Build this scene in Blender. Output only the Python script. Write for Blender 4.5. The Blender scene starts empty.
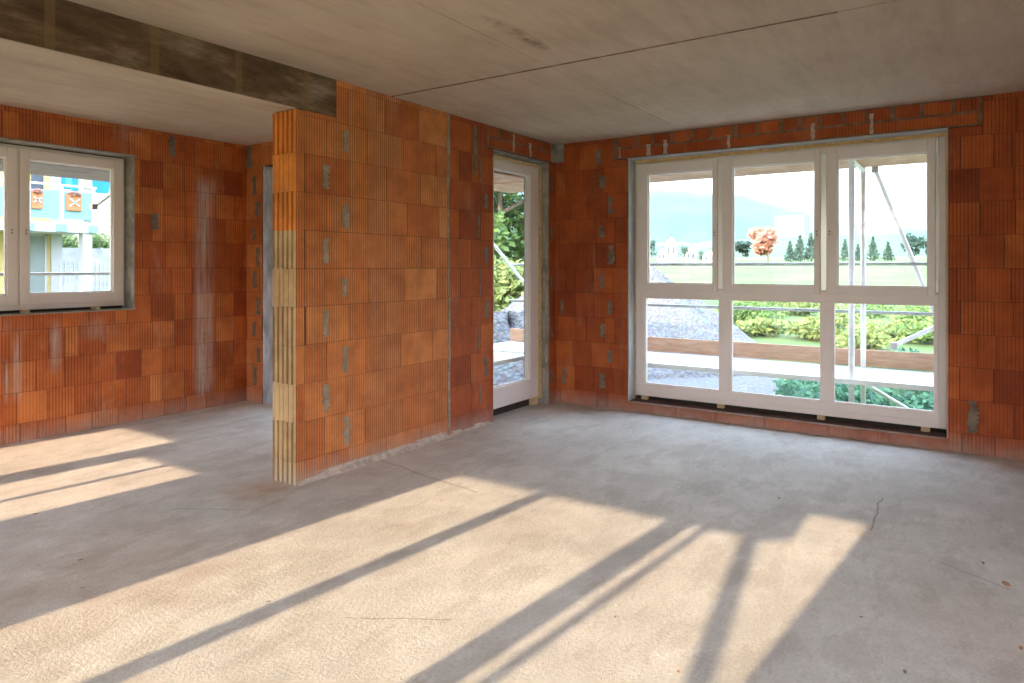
import bpy, math, random
from mathutils import Vector, Matrix

# ------------------------------------------------------------------ basics
scene = bpy.context.scene
COL = scene.collection
F = 683.0; HZ = 267.0; CAMH = 1.41
ALPHA = math.radians(33.8)
CA, SA = math.cos(ALPHA), math.sin(ALPHA)
TANE = 0.369                      # tangent of the sun's height
SHIFT = -0.0998                   # sideways drift of the light per metre of X
FLOOR_T, CEIL, = 0.25, 2.69

def ux(px, Y):                    # X where a sight line of image column px meets the plane y = Y
    t = (px - 512) / F
    return Y * (CA + SA * t) / (SA - CA * t)
def vy(px, X):                    # Y where it meets the plane x = X
    t = (px - 512) / F
    return X * (SA - CA * t) / (CA + SA * t)
def hy(px, py, X=None, Y=None):   # height of that point for image row py
    t = (px - 512) / F
    z = X / (CA + SA * t) if X is not None else Y / (SA - CA * t)
    return CAMH + (HZ - py) * z / F
def far(px, depth, py=None):      # a point at a given distance in front of the photographer
    t = (px - 512) / F
    return Vector((depth * (CA + SA * t), depth * (SA - CA * t), CAMH + ((HZ - py) * depth / F if py is not None else 0)))

def tag(o, label=None, cat=None, group=None, kind=None):
    if label: o['label'] = label
    if cat: o['category'] = cat
    if group: o['group'] = group
    if kind: o['kind'] = kind
    return o

class MB:
    def __init__(s): s.v = []; s.f = []; s.m = []; s.uv = []; s.tone = []
    def face(s, pts, mi=0, uvs=None, tone=0.5):
        i = len(s.v); s.v.extend([tuple(p) for p in pts]); s.f.append(tuple(range(i, i + len(pts))))
        s.m.append(mi); s.uv.append(uvs or [(0, 0)] * len(pts)); s.tone.append(tone)
    def box(s, x0, x1, y0, y1, z0, z1, mi=0, M=None, tone=.5, tap=None):
        c = [Vector((x, y, z)) for z in (z0, z1) for y in (y0, y1) for x in (x0, x1)]
        if tap: c = [Vector((p.x, p.y, p.z)) if k < 4 else Vector((p.x * tap, p.y * tap, p.z)) for k, p in enumerate(c)]
        if M: c = [M @ p for p in c]
        i = len(s.v); s.v.extend([tuple(p) for p in c])
        for q in ((0, 2, 3, 1), (4, 5, 7, 6), (0, 1, 5, 4), (2, 6, 7, 3), (0, 4, 6, 2), (1, 3, 7, 5)):
            s.f.append(tuple(i + k for k in q)); s.m.append(mi); s.tone.append(tone)
            s.uv.append([(c[k].x + c[k].y, c[k].z) for k in q])
    def tube(s, a, b, r, n=10, mi=0, r2=None):
        a = Vector(a); b = Vector(b); d = (b - a).normalized()
        u = d.orthogonal().normalized(); w = d.cross(u); r2 = r if r2 is None else r2
        i = len(s.v)
        for p, rr in ((a, r), (b, r2)):
            for k in range(n):
                t = 2 * math.pi * k / n
                s.v.append(tuple(p + u * math.cos(t) * rr + w * math.sin(t) * rr))
        for k in range(n):
            s.f.append((i + k, i + (k + 1) % n, i + n + (k + 1) % n, i + n + k)); s.m.append(mi); s.uv.append([(0, 0)] * 4); s.tone.append(.5)
        s.f.append(tuple(i + n - 1 - k for k in range(n))); s.m.append(mi); s.uv.append([(0, 0)] * n); s.tone.append(.5)
        s.f.append(tuple(i + n + k for k in range(n))); s.m.append(mi); s.uv.append([(0, 0)] * n); s.tone.append(.5)
    def build(s, name, mats, parent=None, smooth=False, bevel=0, attrs=False):
        me = bpy.data.meshes.new(name)
        me.from_pydata(s.v, [], s.f)
        if not isinstance(mats, (list, tuple)): mats = [mats]
        for m in mats: me.materials.append(m)
        me.polygons.foreach_set('material_index', s.m)
        if attrs:
            uvl = me.uv_layers.new(name='UVMap')
            flat = []
            for u in s.uv:
                for p in u: flat.extend(p)
            uvl.data.foreach_set('uv', flat)
            at = me.attributes.new('tone', 'FLOAT', 'FACE')
            at.data.foreach_set('value', s.tone)
        if smooth: me.polygons.foreach_set('use_smooth', [True] * len(me.polygons))
        me.update()
        o = bpy.data.objects.new(name, me); COL.objects.link(o)
        if parent: o.parent = parent; o.matrix_parent_inverse = Matrix.Identity(4); o.location = -parent_world(parent)
        if bevel:
            b = o.modifiers.new('bevel', 'BEVEL'); b.width = bevel; b.segments = 2; b.limit_method = 'ANGLE'
        return o
def parent_world(p):
    v = Vector((0, 0, 0))
    while p: v += p.location; p = p.parent
    return v
def empty(name, loc, label=None, cat=None, group=None, kind=None):
    o = bpy.data.objects.new(name, None); COL.objects.link(o); o.location = loc
    o.empty_display_size = .2
    return tag(o, label, cat, group, kind)

# ------------------------------------------------------------------ materials
def new_mat(name):
    m = bpy.data.materials.new(name); m.use_nodes = True
    nt = m.node_tree; b = nt.nodes['Principled BSDF']
    return m, nt, b
def node(nt, t, **kw):
    n = nt.nodes.new(t)
    for k, v in kw.items(): setattr(n, k, v)
    return n
def ramp(nt, fac, stops):
    r = node(nt, 'ShaderNodeValToRGB'); e = r.color_ramp.elements
    while len(e) < len(stops): e.new(.5)
    for q, (p, c) in zip(e, stops): q.position = p; q.color = (*c, 1) if len(c) == 3 else c
    nt.links.new(fac, r.inputs[0]); return r.outputs[0]
def noise(nt, vec, scale, detail=4, rough=.6, stretch=None):
    n = node(nt, 'ShaderNodeTexNoise'); n.inputs['Scale'].default_value = scale
    n.inputs['Detail'].default_value = detail; n.inputs['Roughness'].default_value = rough
    if stretch:
        mp = node(nt, 'ShaderNodeMapping'); mp.inputs['Scale'].default_value = stretch
        nt.links.new(vec, mp.inputs[0]); vec = mp.outputs[0]
    nt.links.new(vec, n.inputs['Vector']); return n.outputs['Fac']
def mixc(nt, fac, a, b, mode='MIX'):
    n = node(nt, 'ShaderNodeMix', data_type='RGBA', blend_type=mode)
    for sock, v in ((n.inputs[0], fac), (n.inputs[6], a), (n.inputs[7], b)):
        if hasattr(v, 'is_linked') or isinstance(v, bpy.types.NodeSocket): nt.links.new(v, sock)
        elif isinstance(v, (int, float)): sock.default_value = v
        else: sock.default_value = (*v, 1)
    return n.outputs[2]
def math_(nt, op, a, b=None, c=None, clamp=False):
    n = node(nt, 'ShaderNodeMath', operation=op, use_clamp=clamp)
    for i, v in enumerate((a, b, c)):
        if v is None: continue
        if isinstance(v, bpy.types.NodeSocket): nt.links.new(v, n.inputs[i])
        else: n.inputs[i].default_value = v
    return n.outputs[0]
def bump(nt, b, h, strength=.5, dist=.01):
    n = node(nt, 'ShaderNodeBump'); n.inputs['Strength'].default_value = strength; n.inputs['Distance'].default_value = dist
    nt.links.new(h, n.inputs['Height']); nt.links.new(n.outputs[0], b.inputs['Normal'])
def objco(nt): return node(nt, 'ShaderNodeTexCoord').outputs['Object']
def simple(name, col, rough=.6, var=.15, scale=8, metal=0, bmp=0, stretch=None):
    m, nt, b = new_mat(name); co = objco(nt)
    lo = tuple(c * (1 - var) for c in col); hi = tuple(min(1, c * (1 + var)) for c in col)
    nt.links.new(ramp(nt, noise(nt, co, scale, stretch=stretch), [(.3, lo), (.7, hi)]), b.inputs['Base Color'])
    b.inputs['Roughness'].default_value = rough; b.inputs['Metallic'].default_value = metal
    if bmp: bump(nt, b, noise(nt, co, scale * 6, stretch=stretch), bmp, .01)
    return m

def brick_material(name, stops, flute=1.0, pale=(.62, .52, .42), dust=.16, period=.024, streaks=()):
    m, nt, b = new_mat(name); co = objco(nt)
    at = node(nt, 'ShaderNodeAttribute', attribute_name='tone').outputs['Fac']
    uv = node(nt, 'ShaderNodeUVMap').outputs[0]
    sp = node(nt, 'ShaderNodeSeparateXYZ'); nt.links.new(uv, sp.inputs[0])
    base = ramp(nt, at, stops)
    # blotches of firing colour and vertical run marks
    blot = ramp(nt, noise(nt, co, 5, 5), [(.35, (.72, .62, .55)), (.62, (1.12, 1.1, 1.05))])
    c = mixc(nt, .8, base, blot, 'MULTIPLY')
    # comb grooves, with their shade darkened into the colour
    s = math_(nt, 'SINE', math_(nt, 'MULTIPLY', sp.outputs[0], 2 * math.pi / period))
    g = math_(nt, 'POWER', math_(nt, 'MULTIPLY_ADD', s, .5, .5), 3)
    per = math_(nt, 'FRACT', math_(nt, 'MULTIPLY', at, 7.3))
    gs = math_(nt, 'MULTIPLY', g, math_(nt, 'MULTIPLY_ADD', per, .75, .3))
    c = mixc(nt, math_(nt, 'MULTIPLY', gs, min(.8, .62 * flute)), c, (.16, .035, .01))
    # lime bloom and dust
    d = ramp(nt, noise(nt, co, 3.2, 6, .7, (1.6, 1.6, .5)), [(.56, (0, 0, 0)), (.78, (1, 1, 1))])
    c = mixc(nt, math_(nt, 'MULTIPLY', d, dust), c, pale)
    z = node(nt, 'ShaderNodeSeparateXYZ'); nt.links.new(co, z.inputs[0])
    for (sx, sw, z0, z1, amt) in streaks:          # lime runs that have dried on the clay
        gx = math_(nt, 'SUBTRACT', 1, math_(nt, 'ABSOLUTE', math_(nt, 'DIVIDE', math_(nt, 'SUBTRACT', z.outputs[0], sx), sw)), clamp=True)
        gz_ = math_(nt, 'MULTIPLY', math_(nt, 'MULTIPLY_ADD', math_(nt, 'SUBTRACT', z.outputs[2], z0), 8, 0, clamp=True), math_(nt, 'MULTIPLY_ADD', math_(nt, 'SUBTRACT', z1, z.outputs[2]), 6, 0, clamp=True))
        nn = math_(nt, 'MULTIPLY_ADD', noise(nt, co, 14, 4, .7, (1.5, 1.5, .12)), 3.2, -1.0, clamp=True)
        c = mixc(nt, math_(nt, 'MULTIPLY', math_(nt, 'MULTIPLY', gx, gz_), math_(nt, 'MULTIPLY', nn, amt)), c, (.56, .46, .42))
    low = math_(nt, 'SUBTRACT', 1, math_(nt, 'DIVIDE', z.outputs[2], .16), clamp=True)
    low = math_(nt, 'MULTIPLY', low, noise(nt, co, 9, 4), clamp=True)
    c = mixc(nt, math_(nt, 'MULTIPLY', low, .9), c, (.42, .38, .34))
    nt.links.new(c, b.inputs['Base Color'])
    b.inputs['Roughness'].default_value = .8
    h = math_(nt, 'ADD', math_(nt, 'MULTIPLY', gs, -1.2 * flute), math_(nt, 'MULTIPLY', noise(nt, co, 70), .35))
    bump(nt, b, h, .55, .004)
    return m
M_BRICK = brick_material('clay_block', [(0, (.27, .048, .010)), (.3, (.37, .072, .014)), (.6, (.45, .10, .02)), (1, (.54, .145, .032))], 1.2)
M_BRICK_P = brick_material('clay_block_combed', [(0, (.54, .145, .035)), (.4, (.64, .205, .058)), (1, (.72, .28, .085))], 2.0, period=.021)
M_BRICK_L = brick_material('clay_block_limed', [(0, (.36, .07, .015)), (.3, (.47, .11, .024)), (.6, (.57, .155, .035)), (1, (.68, .24, .07))], 1.3, dust=.3,
    streaks=[(3.95, .13, .1, 2.35, 1.0), (3.90, .04, .1, 1.3, .9), (4.02, .03, .1, 1.2, .8), (2.34, .05, .3, .95, .8), (2.62, .06, .5, 1.0, .7), (2.95, .2, .75, 1.0, .6), (2.2, .3, .85, 1.02, .7), (2.27, .02, .3, .7, .9)])
M_BRICK_D = brick_material('clay_block_dark', [(0, (.28, .05, .012)), (.5, (.40, .08, .018)), (1, (.48, .115, .026))], 1.0)
M_GOLD = brick_material('clay_block_ochre', [(0, (.46, .31, .155)), (.5, (.54, .375, .20)), (1, (.60, .43, .24))], .0)
M_ORANGE = brick_material('clay_block_orange', [(0, (.72, .22, .035)), (1, (.80, .30, .045))], .0)
M_MORTAR = simple('mortar', (.20, .155, .12), .95, .35, 14, bmp=.6)
M_JOINT = simple('joint_mortar', (.20, .085, .045), .95, .3, 10)  # reddish-brown mortar tone for the joints
M_PLASTER = simple('jamb_mortar', (.30, .285, .25), .9, .35, 9, bmp=.6)
M_LIME = simple('lime_run', (.50, .40, .33), .95, .3, 20, bmp=.3)
M_PVC = simple('white_window_plastic', (.82, .74, .71), .35, .02, 3)
M_GASKET = simple('dark_gasket', (.03, .03, .03), .6)
M_STEEL = simple('galvanised_steel', (.90, .89, .87), .5, .08, 12, metal=.1)
M_RAILS = simple('weathered_rail_steel', (.40, .38, .36), .5, .2, 10, metal=.3)
M_ALU = simple('aluminium_deck', (.86, .84, .80), .5, .06, 6)
M_DARKGAP = simple('gap_shade_strip', (.035, .028, .022), .9)  # near-black strips standing for the shaded gaps around the frames
M_FOAM = simple('yellow_assembly_foam', (.72, .50, .22), .9, .2, 30, bmp=.6)
M_WBLOCK = simple('packing_wood', (.62, .47, .28), .8, .15, 20)

def wood_mat(name, a, b_):
    m, nt, b = new_mat(name); co = objco(nt)
    n1 = noise(nt, co, 6, 5, .6, (1, 1, 9))
    nt.links.new(ramp(nt, n1, [(.3, a), (.7, b_)]), b.inputs['Base Color']); b.inputs['Roughness'].default_value = .8
    bump(nt, b, n1, .3, .004); return m
M_PLANK = wood_mat('scaffold_plank', (.46, .25, .16), (.68, .43, .29))
M_PLANKD = wood_mat('dark_plank', (.16, .105, .095), (.26, .18, .16))  # darker plank for the upper deck outside the left window

def glass_mat():
    m = bpy.data.materials.new('window_glass'); m.use_nodes = True; nt = m.node_tree; nt.nodes.clear()
    out = node(nt, 'ShaderNodeOutputMaterial'); mx = node(nt, 'ShaderNodeMixShader')
    tr = node(nt, 'ShaderNodeBsdfTransparent'); tr.inputs[0].default_value = (.93, .96, .96, 1)
    gl = node(nt, 'ShaderNodeBsdfGlossy'); gl.inputs['Roughness'].default_value = .0
    ge = node(nt, 'ShaderNodeNewGeometry'); dp = node(nt, 'ShaderNodeVectorMath', operation='DOT_PRODUCT')
    nt.links.new(ge.outputs['Incoming'], dp.inputs[0]); nt.links.new(ge.outputs['Normal'], dp.inputs[1])
    k = math_(nt, 'SUBTRACT', 1, math_(nt, 'ABSOLUTE', dp.outputs['Value']), clamp=True)
    nt.links.new(math_(nt, 'MULTIPLY_ADD', math_(nt, 'POWER', k, 5), .92, .035, clamp=True), mx.inputs[0])
    nt.links.new(tr.outputs[0], mx.inputs[1]); nt.links.new(gl.outputs[0], mx.inputs[2]); nt.links.new(mx.outputs[0], out.inputs[0])
    return m
M_GLASS = glass_mat()

def floor_mat():
    m, nt, b = new_mat('raw_concrete_floor'); co = objco(nt)
    big = noise(nt, co, .9, 6, .65); mid = noise(nt, co, 4, 6, .65); fine = noise(nt, co, 60, 5, .7); grit = noise(nt, co, 150, 3, .7)
    c = ramp(nt, big, [(.32, (.53, .49, .45)), (.66, (.70, .665, .62))])
    c = mixc(nt, .6, c, ramp(nt, mid, [(.32, (.80, .78, .76)), (.68, (1.1, 1.1, 1.1))]), 'MULTIPLY')
    c = mixc(nt, .5, c, ramp(nt, fine, [(.3, (.75, .72, .68)), (.6, (1.06, 1.06, 1.06))]), 'MULTIPLY')
    vor = node(nt, 'ShaderNodeTexVoronoi'); vor.inputs['Scale'].default_value = 3.1; vor.inputs['Randomness'].default_value = 1
    nt.links.new(co, vor.inputs['Vector'])
    dots = ramp(nt, vor.outputs['Distance'], [(.012, (1, 1, 1)), (.03, (0, 0, 0))])
    c = mixc(nt, math_(nt, 'MULTIPLY', dots, .75), c, (.20, .16, .12))
    # reddish brick dust patches
    red = ramp(nt, noise(nt, co, 1.3, 6, .7), [(.58, (0, 0, 0)), (.75, (1, 1, 1))])
    c = mixc(nt, math_(nt, 'MULTIPLY', red, .4), c, (.50, .34, .24))
    sf = node(nt, 'ShaderNodeSeparateXYZ'); nt.links.new(co, sf.inputs[0])
    wob = math_(nt, 'MULTIPLY_ADD', noise(nt, co, 2.5, 4), .10, -.05)
    def fxy(px, py):
        z_ = F * CAMH / (py - HZ); t_ = (px - 512) / F; return z_ * (CA + SA * t_), z_ * (SA - CA * t_)
    for (a_, b_, w_, k_) in (((868, 530), (884, 498), .008, .7), ((345, 618), (452, 620), .006, .7), ((178, 508), (246, 510), .007, .6), ((378, 459), (476, 493), .012, .55), ((940, 562), (1010, 590), .006, .6), ((600, 470), (690, 482), .008, .35)):
        ax, ay = fxy(*a_); bx_, by = fxy(*b_); L_ = math.hypot(bx_ - ax, by - ay); ux_, uy_ = (bx_ - ax) / L_, (by - ay) / L_
        dx_ = math_(nt, 'SUBTRACT', sf.outputs[0], ax); dy_ = math_(nt, 'SUBTRACT', sf.outputs[1], ay)
        al = math_(nt, 'ADD', math_(nt, 'MULTIPLY', dx_, ux_), math_(nt, 'MULTIPLY', dy_, uy_))
        ac = math_(nt, 'ABSOLUTE', math_(nt, 'ADD', wob, math_(nt, 'ADD', math_(nt, 'MULTIPLY', dx_, -uy_), math_(nt, 'MULTIPLY', dy_, ux_))))
        inn = math_(nt, 'MULTIPLY', math_(nt, 'GREATER_THAN', al, 0), math_(nt, 'LESS_THAN', al, L_))
        ln = math_(nt, 'MULTIPLY', inn, math_(nt, 'SUBTRACT', 1, math_(nt, 'DIVIDE', ac, w_), clamp=True))
        c = mixc(nt, math_(nt, 'MULTIPLY', ln, k_), c, (.15, .12, .10))
    for (p_, r_, k_) in (((262, 488), .32, .75), ((60, 580), .9, .35), ((150, 560), .6, .25), ((1000, 640), .5, .25), ((420, 440), .5, .3)):
        cx_, cy_ = fxy(*p_)
        d_ = math_(nt, 'SQRT', math_(nt, 'ADD', math_(nt, 'POWER', math_(nt, 'SUBTRACT', sf.outputs[0], cx_), 2), math_(nt, 'POWER', math_(nt, 'SUBTRACT', sf.outputs[1], cy_), 2)))
        m_ = math_(nt, 'SUBTRACT', 1, math_(nt, 'DIVIDE', math_(nt, 'MULTIPLY_ADD', mid, r_ * 1.4, math_(nt, 'SUBTRACT', d_, r_ * .7)), r_), clamp=True)
        c = mixc(nt, math_(nt, 'MULTIPLY', m_, k_), c, (.44, .27, .17))
    tro = ramp(nt, noise(nt, co, 1.7, 8, .75, (1, 2.2, 1)), [(.44, (.86, .845, .82)), (.50, (1.03, 1.03, 1.03)), (.56, (.95, .95, .945))])
    c = mixc(nt, .8, c, tro, 'MULTIPLY')
    nt.links.new(c, b.inputs['Base Color']); b.inputs['Roughness'].default_value = .88
    # coarse where unworked, smoother in the corner by the windows
    sp = node(nt, 'ShaderNodeSeparateXYZ'); nt.links.new(co, sp.inputs[0])
    rough_zone = math_(nt, 'SUBTRACT', 1.15, math_(nt, 'MULTIPLY', sp.outputs[0], .2), clamp=True)
    h = math_(nt, 'ADD', math_(nt, 'MULTIPLY', grit, math_(nt, 'MULTIPLY_ADD', rough_zone, .8, .12)), math_(nt, 'MULTIPLY', fine, math_(nt, 'MULTIPLY_ADD', rough_zone, 1.5, .4)))
    h = math_(nt, 'ADD', h, math_(nt, 'MULTIPLY', mid, .8))
    bump(nt, b, h, .55, .008)
    return m
M_FLOOR = floor_mat()

def ceil_mat():
    m, nt, b = new_mat('raw_concrete_ceiling'); co = objco(nt)
    n1 = noise(nt, co, .8, 6, .6, (1, .35, 1)); n2 = noise(nt, co, 5, 5, .7, (.4, 1.6, 1))
    c = ramp(nt, n1, [(.3, (.41, .325, .245)), (.7, (.53, .435, .345))])
    c = mixc(nt, .55, c, ramp(nt, n2, [(.3, (.75, .7, .62)), (.6, (1.06, 1.06, 1.04))]), 'MULTIPLY')
    vr = node(nt, 'ShaderNodeTexVoronoi', feature='DISTANCE_TO_EDGE'); vr.inputs['Scale'].default_value = .5
    w = node(nt, 'ShaderNodeMapping'); w.inputs['Scale'].default_value = (1, .5, 1); nt.links.new(co, w.inputs[0])
    nt.links.new(w.outputs[0], vr.inputs['Vector'])
    # a brown rust stain streak above the room's middle
    sp = node(nt, 'ShaderNodeSeparateXYZ'); nt.links.new(co, sp.inputs[0])
    def blob(cx, cy, sx, sy):
        a = math_(nt, 'POWER', math_(nt, 'DIVIDE', math_(nt, 'SUBTRACT', sp.outputs[0], cx), sx), 2)
        d = math_(nt, 'POWER', math_(nt, 'DIVIDE', math_(nt, 'SUBTRACT', sp.outputs[1], cy), sy), 2)
        return math_(nt, 'SUBTRACT', 1, math_(nt, 'ADD', a, d), clamp=True)
    nn = noise(nt, co, 9, 5, .8)
    st = math_(nt, 'MULTIPLY', blob(3.15, 2.06, .36, .06), math_(nt, 'MULTIPLY_ADD', nn, 5, -1.9), clamp=True)
    c = mixc(nt, math_(nt, 'MULTIPLY', st, .8), c, (.13, .08, .045))
    nt.links.new(c, b.inputs['Base Color']); b.inputs['Roughness'].default_value = .85
    bump(nt, b, math_(nt, 'ADD', n2, noise(nt, co, 60)), .25, .004)
    return m
M_CEIL = ceil_mat()
def beam_mat():
    m, nt, b = new_mat('board_marked_concrete'); co = objco(nt)
    n1 = noise(nt, co, 4, 7, .7, (.6, 1, 2.2)); n2 = noise(nt, co, 12, 5, .7, (.5, 1, 1))
    c = ramp(nt, n1, [(.36, (.085, .042, .022)), (.52, (.165, .095, .052)), (.70, (.33, .24, .17))])
    c = mixc(nt, .5, c, ramp(nt, n2, [(.3, (.6, .58, .52)), (.65, (1.1, 1.1, 1.1))]), 'MULTIPLY')
    sp = node(nt, 'ShaderNodeSeparateXYZ'); nt.links.new(co, sp.inputs[0])
    fr = math_(nt, 'FRACT', math_(nt, 'DIVIDE', math_(nt, 'ADD', sp.outputs[0], 5.06), .5))
    ln = math_(nt, 'LESS_THAN', fr, .09)
    c = mixc(nt, math_(nt, 'MULTIPLY', ln, .5), c, (.24, .14, .06))
    nt.links.new(c, b.inputs['Base Color']); b.inputs['Roughness'].default_value = .9
    bump(nt, b, math_(nt, 'ADD', n2, math_(nt, 'MULTIPLY', ln, .5)), .5, .008)
    return m
M_BEAM = beam_mat()

# ------------------------------------------------------------------ brick walls
def subtract(rects, hole):
    out = []
    a0, a1, z0, z1 = hole
    for (x0, x1, y0, y1) in rects:
        if x1 <= a0 or x0 >= a1 or y1 <= z0 or y0 >= z1: out.append((x0, x1, y0, y1)); continue
        if x0 < a0: out.append((x0, a0, y0, y1))
        if x1 > a1: out.append((a1, x1, y0, y1))
        m0, m1 = max(x0, a0), min(x1, a1)
        if y0 < z0: out.append((m0, m1, y0, z0))
        if y1 > z1: out.append((m0, m1, z1, y1))
    return out

def wall(name, axis, plane, n, a0, a1, z0, z1, thick, holes, L, seed, mats, voids=(), stag=.5, course0=.15, off=0., slots=(), ranges=None, back=False, label=None, extra=None, smears=()):
    """axis: direction the wall runs in; plane: its room face; n: +1/-1 side the room lies on"""
    rnd = random.Random(seed); mb = MB()
    def P(a, z, d):
        return Vector((a, plane + n * d, z)) if axis == 'x' else Vector((plane + n * d, a, z))
    def bx(b0, b1, c0, c1, d0, d1, mi, tone=.5):
        ps = [P(a, z, d) for z in (c0, c1) for d in (d0, d1) for a in (b0, b1)]
        uv = [(a + (d - d1), z) for z in (c0, c1) for d in (d0, d1) for a in (b0, b1)]
        i = len(mb.v); mb.v.extend([tuple(p) for p in ps])
        for q in ((0, 2, 3, 1), (4, 5, 7, 6), (0, 1, 5, 4), (2, 6, 7, 3), (0, 4, 6, 2), (1, 3, 7, 5)):
            mb.f.append(tuple(i + k for k in q)); mb.m.append(mi); mb.tone.append(tone); mb.uv.append([uv[k] for k in q])
    core = [(a0, a1, z0, z1)]
    for h in holes: core = subtract(core, h)
    for r in core: bx(r[0], r[1], r[2], r[3], -thick + (.006 if back else 0), -.006, 5)
    for side in ((0, 1) if back else (0,)):
        z = z0 + course0; rows = [(z0, z)]
        while z < z1 - .02: rows.append((z, min(z + .25, z1))); z += .25
        for ri, (ra, rb) in enumerate(rows):
            a = a0 - L + ((ri % 2) * stag * L + off) % L
            while a < a1:
                ll = L * (1 + rnd.uniform(-.04, .04))
                if rnd.random() < .13: ll *= .55
                rects = [(max(a, a0) + .0022, min(a + ll, a1) - .0028, ra + .0016, rb - .0016)]
                for h in list(holes) + list(voids): rects = subtract(rects, h)
                tone = min(1, max(0, rnd.gauss(.5, .2))); dd = rnd.uniform(-.0015, .0015)
                for r in rects:
                    if r[1] - r[0] < .012 or r[3] - r[2] < .012: continue
                    if side == 0: bx(*r, -.02, dd, 0, tone)
                    else: bx(*r, -thick - dd, -thick + .02, 0, tone)
                a += ll
    def blob(a, c0, c1, w, d, mi, jag=.25, nseg=9):
        L_, R_ = [], []
        for k in range(nseg + 1):
            t = k / nseg; zz = c0 + (c1 - c0) * t
            L_.append((a - w / 2 * (1 + rnd.uniform(-jag, jag)), zz)); R_.append((a + w / 2 * (1 + rnd.uniform(-jag, jag)), zz))
        for k in range(nseg):
            mb.face([P(L_[k][0], L_[k][1], d), P(R_[k][0], R_[k][1], d), P(R_[k + 1][0], R_[k + 1][1], d), P(L_[k + 1][0], L_[k + 1][1], d)], mi)
            for q in (L_, R_):
                mb.face([P(q[k][0], q[k][1], d), P(q[k + 1][0], q[k + 1][1], d), P(q[k + 1][0], q[k + 1][1], -.01), P(q[k][0], q[k][1], -.01)], mi)
        for e in (0, nseg): mb.face([P(L_[e][0], L_[e][1], d), P(R_[e][0], R_[e][1], d), P(R_[e][0], R_[e][1], -.01), P(L_[e][0], L_[e][1], -.01)], mi)
    for (a, c0, c1, w) in slots: blob(a + rnd.uniform(-.01, .01), c0 + rnd.uniform(-.01, .03), c1 + rnd.uniform(-.05, .01), w * rnd.uniform(.75, 1.05), .004, 2, .55, 14)
    for (a, c0, c1, w) in smears: blob(a, c0, c1, w, .0028, 3, .5, 16)
    if extra: extra(bx, blob, rnd)
    o = mb.build(name, mats, attrs=True)
    tag(o, label, kind='structure')
    return o

XB = 6.20      # big window wall (room face)
YP = 3.60      # partition / door wall
YL = 6.34      # far left wall
XR = 4.43      # rear wall of the left room
XC = -2.5      # wall behind the photographer
YR = -2.0
ROWS = [.15 + .25 * k for k in range(11)]
M_GAP = simple('deep_joint', (.07, .03, .02), .95, .3, 10)
M_LINT = simple('lintel_mortar', (.21, .125, .08), .95, .4, 14, bmp=.6)
M_SLOT = simple('pale_slot_mortar', (.33, .27, .20), .95, .35, 16, bmp=.6)
BM = [M_BRICK, M_LINT, M_MORTAR, M_LIME, M_BRICK_D, M_GAP]

def lintel(a0, a1, z0, zt, mid):
    def f(bx, blob, rnd):
        bx(a0, a1, z0, zt, -.03, -.001, 1)
        a = a0 + .03
        while a < a1 - .1:
            w = rnd.uniform(.35, .7); b = min(a + w, a1 - .04)
            bx(a, b - .006, z0 + .012, mid - .012, -.03, .004, 0, rnd.uniform(.3, .9)); a = b
        a = a0 + .02
        while a < a1 - .05:
            w = rnd.uniform(.15, .21); b = min(a + w, a1 - .02)
            bx(a, b - rnd.uniform(.02, .05), mid + .008, zt - .008, -.03, .003, 0, rnd.uniform(.2, .8)); a = b
        for k in range(int((a1 - a0) * 2.2)):
            p = rnd.uniform(a0 + .06, a1 - .06); blob(p, z0 + .01, zt - rnd.uniform(.02, .1), rnd.uniform(.015, .04), .006, 3, .6, 6)
    return f

# back wall with the big window
BW_H = (0.134, 2.783, 0.10, 2.468)
sl = []
for k, z in enumerate(ROWS[:9]):
    sl.append((2.97 if k % 2 else 3.06, z + .03, z + .22, .055))
sl += [(3.50, .18, .37, .05), (3.52, .9, 1.1, .04), (-.03, .17, .40, .075), (3.10, 2.44, 2.60, .06)]
wall('wall_back', 'y', XB, -1, YR - .3, YP + .40, 0, CEIL, .365, [BW_H], .2125, 5, BM, voids=[(-.08, 2.94, 2.468, CEIL)], slots=sl, label='brick wall of the big window', course0=.15,
     extra=lambda bx, blob, rnd: (lintel(-.08, 2.94, 2.475, 2.688, 2.58)(bx, blob, rnd), [bx(y0, y1, z, z + .245, -.02, .002, 4, rnd.random()) for (y0, y1, z) in ()]))

# partition and door wall (one plane)
DOOR_H = (5.07, 6.07, 0.0, 2.482)
sl = []
for k, z in enumerate(ROWS[:9]):
    sl.append((3.13 if k % 2 else 3.30, z + .03, z + .23, .05))
    if k % 2: sl.append((4.96, z + .03, z + .2, .05))
    else: sl.append((4.86, z + .02, z + .24, .022))
sl += [(4.43, 0.02, 1.2, .03), (4.42, 1.15, 2.0, .022), (4.43, 1.95, CEIL - .01, .035), (4.80, 2.2, 2.66, .05)]
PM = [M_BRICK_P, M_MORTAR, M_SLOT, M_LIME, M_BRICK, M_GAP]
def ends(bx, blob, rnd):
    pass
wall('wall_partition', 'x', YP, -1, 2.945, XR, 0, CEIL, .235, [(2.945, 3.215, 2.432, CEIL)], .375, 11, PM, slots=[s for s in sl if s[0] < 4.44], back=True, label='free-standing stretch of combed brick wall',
     smears=[(3.3, .0, .05, .5), (3.8, 0, .045, .4), (4.2, 0, .05, .3)])
sl2 = [s for s in sl if s[0] > 4.44] + [(6.13, z + .03, z + .2, .04) for z in ROWS[:9:2]]
wall('wall_left', 'x', YP, -1, XR, XB, 0, CEIL, .20, [DOOR_H], .30, 12, BM, voids=[(4.98, 6.19, 2.482, CEIL)], slots=sl2, label='brick wall of the balcony door',
     extra=lintel(4.98, 6.19, 2.49, 2.688, 2.59))
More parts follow.
